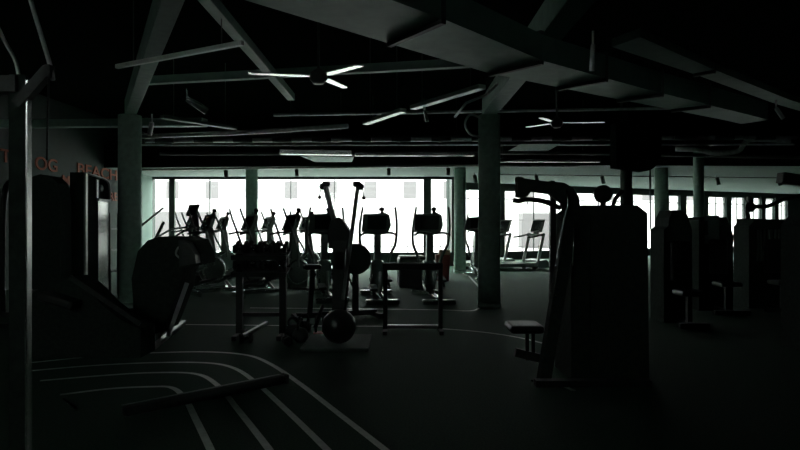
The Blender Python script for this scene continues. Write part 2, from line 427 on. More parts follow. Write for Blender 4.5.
linear_lamp((-3.0, 15, 3.33), (-1.2, 14.9, 3.29), 'thick pale strip lamp before the bright windows', .12, .12, 'satin')
linear_lamp((-1.15, 15.3, 3.3), (1.9, 15.3, 3.3), 'long thin strip lamp left of the thick column', .06, .08, 'satin')
linear_lamp((-4.45, 11.2, 3.52), (-3.4, 12.4, 3.5), 'dull strip lamp near the left column top', .15, .06, 'duct')
linear_lamp((2.25, 15.8, 3.2), (5.3, 15.9, 3.2), 'long pale strip lamp right of the thick column', .07, .08, 'satin')
b = MB(); b._add([at(300, 156, 15.6), at(315, 162, 17), at(352, 162, 17), at(354, 157, 15.6)], [[0, 1, 2, 3]])
bmesh.ops.solidify(b.bm, geom=b.bm.faces[:], thickness=.04); tag(b.build('ceiling_panel', 'concrete'), 'pale slanted panel under the thick strip lamp', 'panel')
b = MB(); b._add([at(508, 151, 14.2), at(521, 144, 13.2), at(560, 144, 13.2), at(548, 151, 14.2)], [[0, 1, 2, 3]])
bmesh.ops.solidify(b.bm, geom=b.bm.faces[:], thickness=.05); tag(b.build('ceiling_panel', 'concrete'), 'pale square panel right of the thick column top', 'panel')

def make_fan(loc, rz, label, top):
    root = thing('ceiling_fan', label, 'ceiling fan', loc, rz, 'three blade ceiling fans')
    MB().lathe([(0, -.09), (.06, -.085), (.1, -.04), (.1, .03), (.05, .07), (.02, .09)], n=24).build('motor', 'plastic', root)
    MB().tube([(0, 0, .07), (0, 0, top - loc[2])], .014, 10).build('downrod', 'plastic', root)
    MB().lathe([(.06, top - loc[2] - .08), (.075, top - loc[2])], n=16).build('ceiling_mount', 'plastic', root)
    for k in range(3):
        R = Matrix.Rotation(-rz, 4, 'Z') @ Matrix.Rotation(math.radians(3), 4, 'X') @ Matrix.Rotation(rz + k * 2 * PI / 3, 4, 'Z')
        pts = [(.09, -.03), (.2, -.06), (.74, -.045), (.78, -.02), (.78, .035), (.74, .045), (.2, .06), (.09, .03)]
        MB().prism(pts, .012, R).build('blade', 'satin', root)
    return root
fan = make_fan((-.93, 6.85, 3.2), math.radians(72), 'white three blade ceiling fan near upper left', HC)
make_fan((2.6, 9.95, 3.2), math.radians(-3), 'white three blade ceiling fan beyond the thick column', HC)

def make_spot(loc, d, label, r=.05, L=.18, m='plastic', drop=.12):
    root = thing('track_spotlight', label, 'spotlight', loc, 0, 'unlit ceiling spotlights')
    d = Vector(d).normalized(); q = d.to_track_quat('Z', 'Y').to_matrix().to_4x4()
    MB().lathe([(0, 0), (r * .8, 0), (r, .02), (r, L), (r * .85, L), (r * .8, L - .03), (0, L - .03)], q, 16).build('lamp_head', m, root)
    MB().tube([(0, 0, 0), (0, 0, drop)], .012, 8).build('stem', m, root)
    return root
make_spot((-5.2, 17.9, 3.13), (.1, 0, -1), 'black spotlight left, on the rail before the left windows', .06, .2)
dd = [((-3.05, 17.7, 3.14), 'black spotlight second from left on the straight rail'), ((-.33, 17.5, 3.15), 'black spotlight on the rail above the cable arms'),
      ((1.4, 17.4, 3.15), 'black spotlight on the rail left of the slender column')]
for q, l in dd: make_spot(q, (0, .2, -1), l, .06, .2)
for q, l in (((2.5, 20.2, 3.18), 'black tilted spotlight between the two round columns'), ((4.62, 20.4, 3.18), 'black spotlight above the lat machine arm'),
             ((7.0, 20.8, 3.18), 'black spotlight above the weight stack housing'), ((11.3, 21.4, 3.18), 'black spotlight right of the slim column'),
             ((13.7, 21.7, 3.18), 'black spotlight at the right end of the thin rail')):
    make_spot(q, (.2, -.1, -1), l, .07, .26)
make_spot(at(187, 98, 7.4), (.72, .45, -.5), 'white spotlight hanging left of the near fan', .045, .28, 'satin')
make_spot(at(152, 122, 9.0), (-.25, .1, -1), 'pale spotlight at the left column top', .035, .2, 'white')
make_spot(at(424, 106, 9.0), (.2, .1, -1), 'small pale spotlight beneath the strip lamp pieces', .025, .24, 'satin')
make_spot(at(593, 44, 5.5), (0, .15, -1), 'slim pale spotlight above the large duct on the right', .022, .24, 'white')
make_spot(at(776, 108, 9.0), (.35, .1, -.4), 'pale spotlight at far right below the smaller duct', .03, .2, 'white')
# box hung below ceiling on the right
b = MB(); pr = []
for k in range(9):
    q = PI * k / 8 / 2; pr.append((.28 + .32 * math.sin(q), -.38 - .0 + .38 * (1 - math.cos(q)) - .0))
outl = [(-.3, .6), (-.3, -.3)] + pr + [(.6, .6)]
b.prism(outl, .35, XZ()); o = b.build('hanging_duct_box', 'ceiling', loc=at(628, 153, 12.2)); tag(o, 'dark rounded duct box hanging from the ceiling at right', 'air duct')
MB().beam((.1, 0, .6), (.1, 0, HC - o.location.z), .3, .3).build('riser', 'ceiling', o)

# ------------------------------------------------------------------ equipment
def make_elliptical(label):
    """user faces +Y; origin on floor"""
    t = thing('elliptical_trainer', label, 'elliptical trainer', group='elliptical trainers before the windows')
    b = MB(); b.span((-.32, -.86, 0), (.32, -.78, .09), .02); b.span((-.34, .72, 0), (.34, .82, .1), .02); b.span((-.05, -.8, .05), (.05, .8, .13), .02)
    b.build('base_frame', 'chrome', t)
    b = MB(); b.lathe(disc(.3, .2, .05), AX('X', (0, .48, .44)), 28); b.span((-.1, .3, .1), (.1, .72, .5), .04); b.build('flywheel_housing', 'grey', t)
    b = MB().tube([(.115, .48 + .24 * math.cos(2 * PI * i / 20), .44 + .24 * math.sin(2 * PI * i / 20)) for i in range(20)], .018, 6, closed=True)
    b.tube([(-.115, .48 + .24 * math.cos(2 * PI * i / 20), .44 + .24 * math.sin(2 * PI * i / 20)) for i in range(20)], .018, 6, closed=True)
    b.build('housing_ring', 'chrome', t)
    b = MB(); b.prism([(.36, .5), (.6, .5), (.46, 1.32), (.34, 1.32)], .14, YZ()); b.build('mast', 'grey', t)
    # console: wide screen with rounded shoulders, device holder on top
    R = Matrix.Translation((0, .36, 1.36)) @ Matrix.Rotation(math.radians(-22), 4, 'X')
    ol = [(-.34, -.1), (-.05, -.12), (.2, -.14), (.27, .0), (.25, .22), (.16, .27), (-.04, .25), (-.3, .24)]
    c = MB().prism(ol, .09, R @ XZ()).build('console', 'grey', t)
    MB().prism([(-.22, -.07), (.16, -.08), (.2, .2), (-.2, .2)], .012, R @ XZ(0, -.05, 0)).build('screen', 'screen', c)
    b = MB().lathe(ball(.055, 8, .8), R @ Matrix.Translation((.1, 0, .36)), 14); b.prism([(.06, .25), (.14, .25), (.13, .34), (.07, .34)], .05, R @ XZ()); b.build('device_holder', 'plastic', c)
    MB().tube([(-.36, .02, 1.2), (-.25, .22, 1.24), (0, .36, 1.22), (.25, .22, 1.24), (.36, .02, 1.2)], .022, 8, 4).build('fixed_handlebar', 'plastic', t)
    for s in (-1, 1):
        MB().tube([(s * .2, .44, .55), (s * .26, .4, .8), (s * .36, .3, 1.02), (s * .38, .2, 1.3), (s * .36, .1, 1.52), (s * .33, .03, 1.72)], [.032, .022], 8, 4).build('moving_arm', 'grey', t)
        p = MB(); p.beam((s * .16, -.62 + .2 * s, .2 + .05 * s), (s * .16, .3, .44 + .08 * s), .05, .05); p.build('pedal_rail', 'chrome', t)
        MB().box((s * .16, -.3 + .2 * s, .33 + .06 * s), (.16, .36, .05), Matrix.Rotation(.15, 3, 'X'), .02).build('pedal', 'plastic', t)
    MB().tube([(.0, -.05, .12), (0, -.2, .35), (.02, .0, .5)], .03, 8, 4).build('crank', 'silver', t)
    return t
e0 = make_elliptical('elliptical trainer with round console right behind the raised cable arms')
e0.scale = (1, 1, 1.08); e0.location = (-1.5, 12.3, 0); e0.rotation_euler.z = .25
dup(e0, (-.42, 12.1, 0), .12, 'elliptical trainer standing between cable arms and dark window post')
dup(e0, (.66, 12.1, 0), .1, 'elliptical trainer in front of the dark window post')
ER = math.radians(-55)
for px, Y, l in ((207, 13.5, 'elliptical trainer just right of the hooded machine'), (249, 13.2, 'elliptical trainer in front of the slender left column'),
                 (291, 12.9, 'elliptical trainer left of the raised cable arms, front row'),
                 (190, 17.2, 'elliptical trainer in the back row farthest left'), (222, 16.9, 'elliptical trainer in the back row left of the slender column'),
                 (268, 16.6, 'elliptical trainer in the back row right of the slender column'), (306, 16.3, 'elliptical trainer in the back row near the middle glass')):
    dup(e0, ((px - 400) * (Y + .2) / F - .295, Y, 0), ER, l)

def make_treadmill(label):
    """runner faces +Y"""
    t = thing('treadmill', label, 'treadmill', group='treadmills by the windows')
    b = MB(); b.span((-.42, -1.0, .1), (-.28, .75, .24), .03); b.span((.28, -1.0, .1), (.42, .75, .24), .03); b.build('side_rail', 'white', t)
    MB().span((-.28, -.98, .14), (.28, .7, .215), .01).build('running_belt', 'mat', t)
    b = MB(); b.prism([(.55, .04), (1.0, .04), (1.02, .22), (.9, .33), (.6, .3)], .86, YZ()); b.build('motor_hood', 'grey', t)
    for s in (-.3, .3):
        for y in (-.9, .5): MB().span((s - .05, y - .05, 0), (s + .05, y + .05, .1)).build('foot', 'plastic', t)
    for s in (-1, 1):
        MB().beam((s * .4, .55, .2), (s * .4, .82, 1.22), .05, .11, bev=.015).build('upright', 'silver', t)
        MB().tube([(s * .4, .82, 1.2), (s * .41, .5, 1.12), (s * .41, .15, 1.08)], .03, 8, 4).build('handrail', 'plastic', t)
    MB().beam((-.42, .74, 1.16), (.42, .74, 1.16), .16, .07, bev=.02).build('crossbar', 'plastic', t)
    c = MB().box((0, .86, 1.47), (.62, .07, .46), Matrix.Rotation(math.radians(-18), 3, 'X'), .03).build('console', 'plastic', t)
    MB().box((0, .822, 1.47), (.54, .01, .36), Matrix.Rotation(math.radians(-18), 3, 'X')).build('screen', 'screen', c)
    MB().beam((0, .78, 1.16), (0, .85, 1.3), .2, .06).build('console_neck', 'plastic', t)
    return t
t0 = make_treadmill('treadmill with white side rails right of the thick column')
a = math.radians(-66)
t0.location = (3.95, 20.3, 0); t0.rotation_euler.z = a
dup(t0, (2.95, 21.0, 0), a, 'treadmill half hidden behind the thick column')
dup(e0, (2.25, 16.8, 0), .1, 'elliptical trainer seen between the slender and the thick right column')
t = thing('stretching_table', 'low white topped stretching table left of the cable arms', 'table', (-1.78, 14.8, 0), 0)
MB().box((0, 0, .41), (.62, 1.7, .06), None, .02).build('tabletop', 'white', t); MB().box((0, 0, .35), (.56, 1.6, .05)).build('frame', 'black', t)
for sx in (-.24, .24):
    for sy in (-.74, .74): MB().beam((sx, sy, 0), (sx, sy, .34), .05, .05).build('leg', 'black', t)
t = thing('stair_climber', 'stair climber with tall tilted screen behind the hooded machine', 'stair climber', (-5.3, 14.4, 0), math.radians(-40))
b = MB()
b.prism([(-.75, .05), (.45, .05), (.5, .75), (.15, .75), (.15, .6), (-.1, .6), (-.1, .45), (-.35, .45), (-.35, .3), (-.6, .3), (-.6, .15), (-.75, .15)], .5, YZ()); b.build('step_drive', 'grey', t)
for s_ in (-1, 1):
    MB().prism([(-.8, 0), (.6, 0), (.62, .85), (.45, 1.0), (.2, .8), (-.7, .3)], .08, YZ(s_ * .31)).build('side_cover', 'plastic', t)
    MB().tube([(s_ * .33, -.65, .3), (s_ * .36, -.6, .95), (s_ * .36, -.1, 1.35), (s_ * .34, .4, 1.45)], .024, 8, 4).build('handrail', 'silver', t)
MB().beam((0, .5, .8), (0, .42, 1.75), .14, .1).build('mast', 'plastic', t)
c = MB().box((0, .36, 1.86), (.42, .06, .3), Matrix.Rotation(math.radians(-20), 3, 'X'), .02).build('console', 'plastic', t)
MB().box((0, .325, 1.86), (.36, .012, .24), Matrix.Rotation(math.radians(-20), 3, 'X')).build('screen', 'screen', c)
dup(t0, (9.55, 16.9, 0), math.radians(-45), 'treadmill with pale uprights among the right machines')
dup(t0, (6.6, 19.5, 0), a, 'treadmill behind the weight stack housing')

# raised stair climber arms at the left window corner
t = thing('ab_bench', 'slanted slim exercise bench against the left window corner', 'bench', (-7.75, 18.6, 0), 0)
MB().beam((-.6, 0, 1.2), (.35, .2, 2.05), .06, .06).build('rail', 'plastic', t); MB().beam((-.6, 0, 0), (-.6, 0, 1.75), .06, .06).build('post', 'plastic', t)
MB().beam((.1, .1, 1.0), (.35, .2, 1.6), .22, .1, bev=.03).build('pad', 'pad', t); MB().beam((.1, .1, 0), (.1, .1, 1.05), .06, .06).build('post', 'plastic', t)
MB().span((-.7, -.3, 0), (.3, .4, .06), .02).build('foot', 'plastic', t)

# dual cable arm machine
Y = 7.7
t = thing('cable_machine', 'dual cable machine with two long raised arms in a V', 'cable machine', (-.77, Y, 0))
W = lambda px, py, dy=0: at(px, py, Y + dy) - Vector(t.location)
b = MB(); b.prism([(-.1, .0), (.1, 0), (.075, .5), (.07, 1.1), (.09, 1.3), (-.09, 1.3), (-.085, 1.1), (-.09, .5)], .2, XZ()); b.build('tower', 'plastic', t)
b = MB(); pr = [(-.14 , 1.2), (.14, 1.2), (.13, 1.42), (.04, 1.56), (-.02, 1.6), (-.12, 1.55), (-.15, 1.4)]; b.prism(pr, .26, XZ(0, .05)); b.build('tower_head', 'black', t)
def arm(px0, py0, px1, py1, dy, side):
    a = MB(); p0, p1 = W(px0, py0, dy), W(px1, py1, -.16 if side > 0 else dy * .2); a.beam(p0, p1, .05, .06, bev=.012); o = a.build('arm', 'silver', t)
    k = MB(); k.box(p0 + Vector((-.015 * side, 0, .01)), (.1, .07, .07), None, .02); k.lathe(disc(.045, .04, .008), AX('Y', p0 + Vector((side * .03, 0, -.02))), 16); k.build('pulley_head', 'black', o)
    c = MB().tube([p0 + Vector((side * .05, 0, -.02)), p0 + Vector((side * .065, 0, -.1)), p0 + Vector((side * .07, 0, -.15))], .008, 6); c.build('cable', 'black', o)
    MB().lathe(ball(.025, 6), Matrix.Translation(p0 + Vector((side * .07, 0, -.16))), 10).build('cable_stop', 'black', o)
arm(325, 185, 340, 245, .1, -1); arm(358, 185, 343, 300, -.18, 1)
MB().lathe(disc(.14, .1, .02), AX('X', (0, -.02, 1.05)), 24).build('pivot_hub', 'black', t)
MB().span((-.42, -.62, 0), (.4, .32, .045), .015).build('platform', 'mat', t)
MB().tube([W(350, 265, -.3), W(346, 300, -.3), W(341, 335, -.3)], .012, 6).build('cable', 'black', t)
b = MB().lathe(ball(.21, 12), None, 28); o = b.build('exercise_ball', 'pad', loc=(-.75, Y - .33, .256)); tag(o, 'black exercise ball on the cable machine platform', 'ball')

# air rower with rounded housing behind the cable machine
t = thing('air_bike', 'dark air bike with large round fan housing right of the cable arms', 'exercise bike', (-1.05, 9.6, 0), math.radians(-70))
MB().lathe(disc(.25, .22, .06), AX('X', (0, .35, .95)), 32).build('fan_housing', 'plastic', t)
b = MB(); b.beam((0, -.6, .08), (0, .7, .08), .08, .08); b.beam((-.28, .7, .04), (.28, .7, .04), .08, .08); b.beam((-.28, -.6, .04), (.28, -.6, .04), .08, .08); b.beam((0, .35, .1), (0, .35, .7), .1, .08); b.beam((0, -.4, .1), (0, -.35, .8), .07, .07); b.build('base_frame', 'black', t)
MB().box((0, -.36, .84), (.2, .27, .08), None, .03).build('seat', 'pad', t)
for s in (-1, 1): MB().tube([(s * .15, .35, .5), (s * .26, .2, .85), (s * .27, .05, 1.2)], .018, 8, 4).build('handle_arm', 'black', t)

# dumbbells & rack
def make_dumbbell(label, k=1.0, grp='dumbbells on the rack'):
    t = thing('dumbbell', label, 'dumbbell', group=grp)
    MB().tube([(-.07 * k, 0, 0), (.07 * k, 0, 0)], .014, 10).build('handle', 'chrome', t)
    for s in (-1, 1):
        MB().lathe(disc(.062 * k, .09 * k, .012), AX('X', (s * .1 * k, 0, 0)), 6).build('weight', 'iron', t)
    return t
rx, ry = -1.86, 8.05
t = thing('dumbbell_rack', 'black two post dumbbell rack loaded on top shelves', 'dumbbell rack', (rx, ry, 0))
for s in (-1, 1):
    p = MB().beam((s * .29, 0, .02), (s * .29, 0, 1.12), .09, .09, bev=.01).build('post', 'black', t)
    MB().beam((s * .29, -.3, .03), (s * .29, .3, .03), .06, .06, bev=.008).build('foot', 'black', t)
for z, n in ((1.12, 'shelf'), (.9, 'shelf')):
    b = MB(); R = Matrix.Rotation(.25, 3, 'X'); b.box((0, .0, z - .03), (.72, .34, .02), R); b.box((0, -.16, z - .05), (.72, .02, .06), R); b.box((0, .17, z + .035), (.72, .02, .06), R); b.build(n, 'black', t)
MB().beam((-.29, 0, .3), (.29, 0, .3), .05, .05).build('crossbar', 'black', t)
d0 = make_dumbbell('x')
first = True
place = [(-.27, 'left end'), (-.09, 'left of center'), (.09, 'right of center'), (.27, 'right end')]
for z, row in ((1.12, 'top shelf'), (.9, 'lower shelf')):
    for dx, w in place:
        for dy, fb in ((-.085, 'front'), (.075, 'rear')):
            l = 'black dumbbell at the %s of the rack %s, %s row' % (w, row, fb)
            zz = z + .04 + dy * .255 + random.uniform(0, .004)
            o = d0 if first else copy_tree(d0); first = False
            o.location = (rx + dx, ry + dy, zz + .045); o.rotation_euler = (0, 0, PI / 2 if False else random.uniform(-.15, .15)); o['label'] = l
            o.scale = (.58, 1, 1)
bar('balance_bar', Vector((-2.08, 7.95, .03)), Vector((-2.0, 9.0, .03)), .05, .05, 'silver', 'short bright steel bar lying on the floor under the rack', 'bar')

# low frame right of the cable machine
t = thing('low_bar_frame', 'low black steel frame with bright bottom bar', 'bar frame', (.18, 8.4, 0))
for s in (-1, 1):
    MB().beam((s * .385, 0, 0), (s * .385, 0, .96), .06, .06, bev=.008).build('post', 'black', t)
    MB().beam((s * .385, -.28, .03), (s * .385, .28, .03), .06, .05, bev=.008).build('foot', 'black', t)
MB().beam((-.42, 0, .92), (.42, 0, .92), .1, .1, bev=.02).build('top_bar', 'pad', t)
MB().beam((-.36, .1, .06), (.36, .1, .06), .06, .05).build('bottom_bar', 'silver', t)
MB().beam((-.385, .25, .05), (-.385, .02, .7), .04, .04).build('brace', 'black', t)
# plyo box
t = thing('plyometric_box', 'black plyometric box with pale top behind the low frame', 'box', (.28, 14.6, 0), .1)
MB().box((0, 0, .36), (.66, .6, .72), None, .05).build('body', 'pad', t); MB().box((0, 0, .735), (.6, .54, .04), None, .015).build('lid', 'grey', t)
t = thing('storage_bin', 'small cream and red storage bin by the dark window post', 'bin', (1.15, 16.2, 0))
MB().prism([(-.16, 0), (.16, 0), (.19, .7), (-.19, .7)], .3, XZ()).build('body', 'red', t); MB().box((0.05, 0, .76), (.3, .26, .14), None, .02).build('top_box', 'cream', t)

# kettlebells and bits on the floor
def make_kettlebell(label):
    t = thing('kettlebell', label, 'kettlebell', group='kettlebells on the floor by the cable machine')
    MB().lathe([(0, 0), (.06, 0), (.1, .05), (.105, .1), (.07, .165), (.03, .18), (0, .18)], n=20).build('bell', 'iron', t)
    MB().tube([(-.06, 0, .15), (-.065, 0, .22), (-.03, 0, .26), (.03, 0, .26), (.065, 0, .22), (.06, 0, .15)], .016, 8, 4).build('handle', 'iron', t)
    return t
k0 = make_kettlebell('kettlebell farthest left in the small floor cluster'); k0.location = (-1.42, 8.0, 0)
dup(k0, (-1.33, 8.3, 0), .6, 'kettlebell at the back of the small floor cluster')
dup(k0, (-1.28, 7.72, 0), 1.2, 'kettlebell nearest the cable machine platform')
t = thing('push_up_stand', 'small two post stand beside the kettlebells on the floor', 'stand', (-1.1, 8.2, 0), .1)
b = MB(); b.beam((-.08, 0, .02), (.08, 0, .02), .2, .03); b.build('base', 'red', t)
for s in (-1, 1): MB().tube([(s * .05, 0, .03), (s * .05, 0, .26)], .016, 8).build('grip', 'black', t)
tag(MB().tube([at(315, 328, 7.9), at(323, 305, 8.0)], .025, 8).build('training_pole', 'black'), 'black pole leaning beside the exercise ball', 'pole')
d = dup(d0, (-1.95, 7.6, .065), .4, 'dumbbell lying on the floor before the rack left post'); d['group'] = 'dumbbells on the floor'
d = dup(d0, (-1.4, 7.45, .065), 1.9, 'dumbbell lying on the floor before the rack right post'); d['group'] = 'dumbbells on the floor'

# hooded machine left
t = thing('chest_press_machine', 'dark hooded weight machine right of the left column', 'weight machine', (-2.95, 7.6, 0))
T = Vector(t.location); Q = lambda px, py, dy=0: at(px, py, 7.6 + dy) - T
ol = [(Q(p, q).x, Q(p, q).z) for p, q in ((152, 240), (163, 236.5), (188, 237), (197, 240), (204, 253), (205, 264), (186, 268), (182, 290), (166, 330), (140, 338), (136, 278), (142, 251))]
b = MB().prism(ol, .55, XZ(0, .15)); b.build('hood', 'shroud', t)
ol = [(Q(p, q).x, Q(p, q).z) for p, q in ((187, 240), (196, 242), (203, 254), (204, 262), (188, 265))]
MB().prism(ol, .3, XZ(.0, -.15)).build('side_panel', 'plastic', t)
MB().tube([Q(185, 250, -.2), Q(179, 247, -.22), Q(176, 254, -.22), Q(181, 259, -.2)], .012, 8, 4).build('grip', 'silver', t)
MB().beam(Q(187, 283, -.15), Q(168, 336, -.2), .035, .05).build('front_strut', 'silver', t)
MB().beam(fl(152, 351) + (.03,) - T if False else Vector((*fl(153, 350), .03)) - T, Vector((*fl(184, 324), .03)) - T, .06, .05).build('floor_rail', 'silver', t)
MB().beam(Vector((*fl(122, 352), .03)) - T, Vector((*fl(155, 324), .03)) - T, .06, .05).build('floor_rail', 'black', t)
MB().box(Q(157, 325, .1), (.25, .35, .08), None, .03).build('seat', 'pad', t)
MB().box(Vector((-.35, .2, .2)), (.12, .1, .5)).build('seat_post', 'black', t)

# white tower cable station by left wall
t = thing('weight_stack_machine', 'weight machine with tall white panel tower left of the column', 'weight machine', (-5.3, 10.0, 0))
b = MB(); b.prism([(-.42, 0), (.42, 0), (.42, 2.12), (.3, 2.28), (-.42, 2.34)], .22, YZ(.14)); b.build('tower', 'shroud', t)
MB().span((.252, .0, .15), (.272, .36, 1.9), .005).build('white_panel', 'brushed', t)
b = MB(); b.span((.25, -.42, .1), (.285, -.36, 2.33)); b.tube([(.27, -.4, 2.33), (.27, .28, 2.27), (.27, .4, 2.12), (.27, .4, 1.9)], .018, 8, 4); b.beam((.27, .0, 1.92), (.27, .4, 1.92), .04, .04); b.build('edge_strip', 'silver', t)
b = MB(); b.span((.25, -.05, 1.95), (.275, -.0, 2.25)); b.lathe(disc(.06, .03, .008), AX('X', (.26, .12, 2.12)), 14); b.build('pulley', 'silver', t)
MB().tube([(-.3, -.2, 2.2), (-.9, -.2, 2.22), (-1.15, -.2, 2.05), (-1.2, -.2, 1.0), (-1.2, -.2, .03)], .05, 8, 5).build('side_frame', 'black', t)
MB().box((-.75, -.2, .5), (.4, .3, .1), None, .03).build('seat', 'pad', t); MB().beam((-.75, -.2, 0), (-.75, -.2, .48), .08, .08).build('seat_post', 'black', t)
MB().box((-.5, -.2, 1.0), (.1, .3, .6), None, .03).build('back_pad', 'pad', t)
MB().beam((-1.2, -.2, .04), (.2, -.2, .04), .08, .08).build('base', 'black', t)
t = thing('weight_machine', 'dark arched weight machine between the rig post and the white tower', 'weight machine', (-5.45, 9.2, 0))
T = Vector(t.location); Q = lambda px, py, dy=0: at(px, py, 9.2 + dy) - T
ol = [(Q(p, q).x, Q(p, q).z) for p, q in ((32, 318), (32, 186), (36, 178), (46, 175), (56, 177), (63, 184), (66, 200), (66, 318))]
MB().prism(ol, .3, XZ()).build('housing', 'shroud', t)
MB().beam((-.4, -.5, .04), (.2, -.5, .04), .08, .07).build('floor_rail', 'black', t); MB().beam((0, -.5, .04), (0, -.1, .04), .08, .07).build('base', 'black', t)
MB().box((0, -.4, .5), (.34, .36, .08), None, .03).build('seat', 'pad', t); MB().beam((0, -.4, 0), (0, -.4, .48), .07, .07).build('seat_post', 'black', t)
t = thing('leg_press_machine', 'black sloped leg press machine on the floor at lower left', 'weight machine', (-4.0, 6.95, 0))
T = Vector(t.location); Q = lambda px, py, dy=0: at(px, py, 6.95 + dy) - T
ol = [(Q(p, q).x, Q(p, q).z) for p, q in ((42, 354), (42, 292), (60, 280), (78, 276), (92, 284), (112, 304), (130, 318), (148, 326), (148, 354))]
MB().prism(ol, .4, XZ()).build('sled_frame', 'shroud', t)
MB().beam(Q(70, 277, -.21), Q(140, 324, -.21), .03, .05).build('guide_rail', 'plastic', t); MB().box(Q(60, 300, -.3), (.4, .25, .1), Matrix.Rotation(.3, 3, 'Y'), .03).build('back_pad', 'pad', t)
t = thing('storage_shelf', 'dark storage shelf with gear between the rig post and white tower', 'shelf', (-6.6, 12.8, 0))
b = MB()
for s in (-1, 1): b.beam((s * .5, -.2, 0), (s * .5, -.2, 1.75), .05, .05)
for s in (-1, 1): b.beam((s * .5, .2, 0), (s * .5, .2, 1.75), .05, .05)
b.build('frame', 'black', t)
for z in (.5, .95, 1.4): MB().span((-.5, -.22, z), (.5, .22, z + .03)).build('shelf_board', 'darkpipe', t)
for i, (dx, z, l) in enumerate(((-.3, .53, 'lower board, left'), (.2, .53, 'lower board, right'), (-.2, .98, 'middle board, left'), (.28, .98, 'middle board, right'))):
    b = MB().lathe(ball(.14, 10), None, 18); o = b.build('medicine_ball', 'grey' if i % 2 else 'red', loc=(-6.6 + dx, 12.8, z + .14)); tag(o, '%s medicine ball on the storage shelf, %s' % ('grey' if i % 2 else 'dull red', l), 'ball', 'medicine balls on the shelf')

# near rig at the left edge
t = thing('cable_rig', 'tall black rig post with bright edge at the left edge', 'rig', (-1.88, 3.0, 0))
MB().span((-.065, -.02, 0), (.018, .02, 2.25), .004).build('post', 'shroud', t)
MB().span((.017, -.016, .35), (.026, .022, 2.22)).build('edge_trim', 'satin', t)
T = Vector(t.location); Q = lambda px, py, y: at(px, py, y) - T
MB().tube([Q(26, -15, 2.9), Q(38, 25, 2.95), Q(50, 65, 3.0), Q(53, 80, 3.0)], .011, 8, 4).build('arm', 'white', t)
MB().tube([Q(-10, 10, 2.9), Q(4, 40, 2.95), Q(16, 63, 3.0), Q(20, 90, 3.0), Q(24, 118, 3.0)], .009, 8, 4).build('arm', 'white', t)
MB().tube([Q(49, 68, 3), Q(48, 110, 3), Q(47, 160, 3)], .005, 6).build('strap', 'black', t)
MB().box(Q(49, 72, 3.0), (.04, .05, .07), None, .01).build('pulley', 'black', t)
MB().beam((-.9, 0, 2.2), (-.02, 0, 2.2), .08, .08).build('crossbar', 'black', t); MB().beam((-.5, 0, .03), (.25, 0, .03), .1, .05).build('foot', 'black', t)
MB().beam((-.03, 0, 2.1), Q(49, 70, 3.0), .05, .05).build('bracket', 'black', t)

# long steel beam on the floor in the foreground
a1 = Vector((*fl(284, 384), .05)); a0 = Vector((*fl(122, 418), .05))
t = thing('balance_beam', 'long dark beam lying across the curved lane lines', 'beam', (0, 0, 0))
MB().beam(a0, a1, .1, .09, bev=.035).build('beam_bar', 'plastic', t)
dn = (a1 - a0).normalized(); MB().beam(a1 - dn * .005, a1 + dn * .03, .104, .094, bev=.02).build('end_cap', 'plastic', t)
MB().beam(a0 + Vector((0, 0, .046)), a1 + Vector((0, 0, .046)) - dn * .05, .03, .008).build('top_highlight', 'grey', t)  # paler strip stands in for the highlight along the beam top
tag(MB().tube([Vector((*fl(64, 402), .02)), Vector((*fl(77, 412), .02))], .012, 8).build('steel_pin', 'chrome'), 'short bright steel pin on the floor at lower left', 'pin')

# ------------------------------------------------------------------ lat pulldown station on the right
Y = 5.7
t = thing('lat_pulldown_machine', 'black lat pulldown machine with curved overhead arm at right', 'weight machine', (1.45, Y, 0))
T = Vector(t.location); Q = lambda px, py, dy=0: at(px, py, Y + dy) - T
V = lambda lst: [(Q(p, q).x, Q(p, q).z) for p, q in lst]
b = MB().prism(V([(518, 178), (530, 180), (548, 182), (562, 183), (571, 188), (577, 197), (579, 212), (571, 250), (548, 388), (537, 386), (557, 262), (565, 213), (561, 203), (549, 194), (530, 191.5), (526, 197), (518, 197)]), .13, XZ()); b.build('curved_frame', 'shroud', t)
MB().prism(V([(516.5, 177), (522, 178), (522, 198), (516.5, 197)]), .15, XZ()).build('end_cap', 'shroud', t)
MB().prism(V([(549, 181), (553, 181.5), (553, 186), (549, 186)]), .16, XZ()).build('collar', 'shroud', t)
MB().beam(Q(553, 194, .25), Q(552, 300, .25), .055, .055).build('rear_post', 'black', t)
MB().tube([Q(566, 190, -.1), Q(568, 203, -.1), Q(563, 225, -.1), Q(556, 266, -.1)], .011, 8, 5).build('cable', 'satin', t)
MB().tube([Q(574, 228, -.1), Q(573, 266, -.1)], .008, 6).build('cable', 'satin', t)
b = MB().tube([Q(513, 200, -.1), Q(519, 201, -.1), Q(526, 199.5, -.08), Q(540, 200.5, -.05), Q(551, 204, 0), Q(560, 208, .05)], .024, 10, 4); o = b.build('lat_bar', 'plastic', t)
MB().tube([Q(527, 198, -.06), Q(527.5, 205, -.06)], .006, 6).build('hook', 'black', o)
MB().box(Q(524, 327, .05), (.32, .36, .075), None, .03).build('seat', 'pad', t)
MB().beam(Q(527, 331, .1), Q(527, 360, .1), .03, .04).build('seat_post', 'black', t); MB().beam(Q(533, 331, .1), Q(533, 360, .1), .03, .04).build('seat_post', 'black', t)
MB().beam(Q(515, 352, .1), Q(548, 360, .1), .06, .08).build('seat_bracket', 'black', t)
MB().beam(Vector((*fl(535, 386), .03)) - T, Vector((*fl(650, 386), .03)) - T, .1, .06).build('base', 'black', t)
MB().lathe(ball(.012, 6), Matrix.Translation(Q(532, 381, -.1)), 8).build('bolt', 'chrome', t)
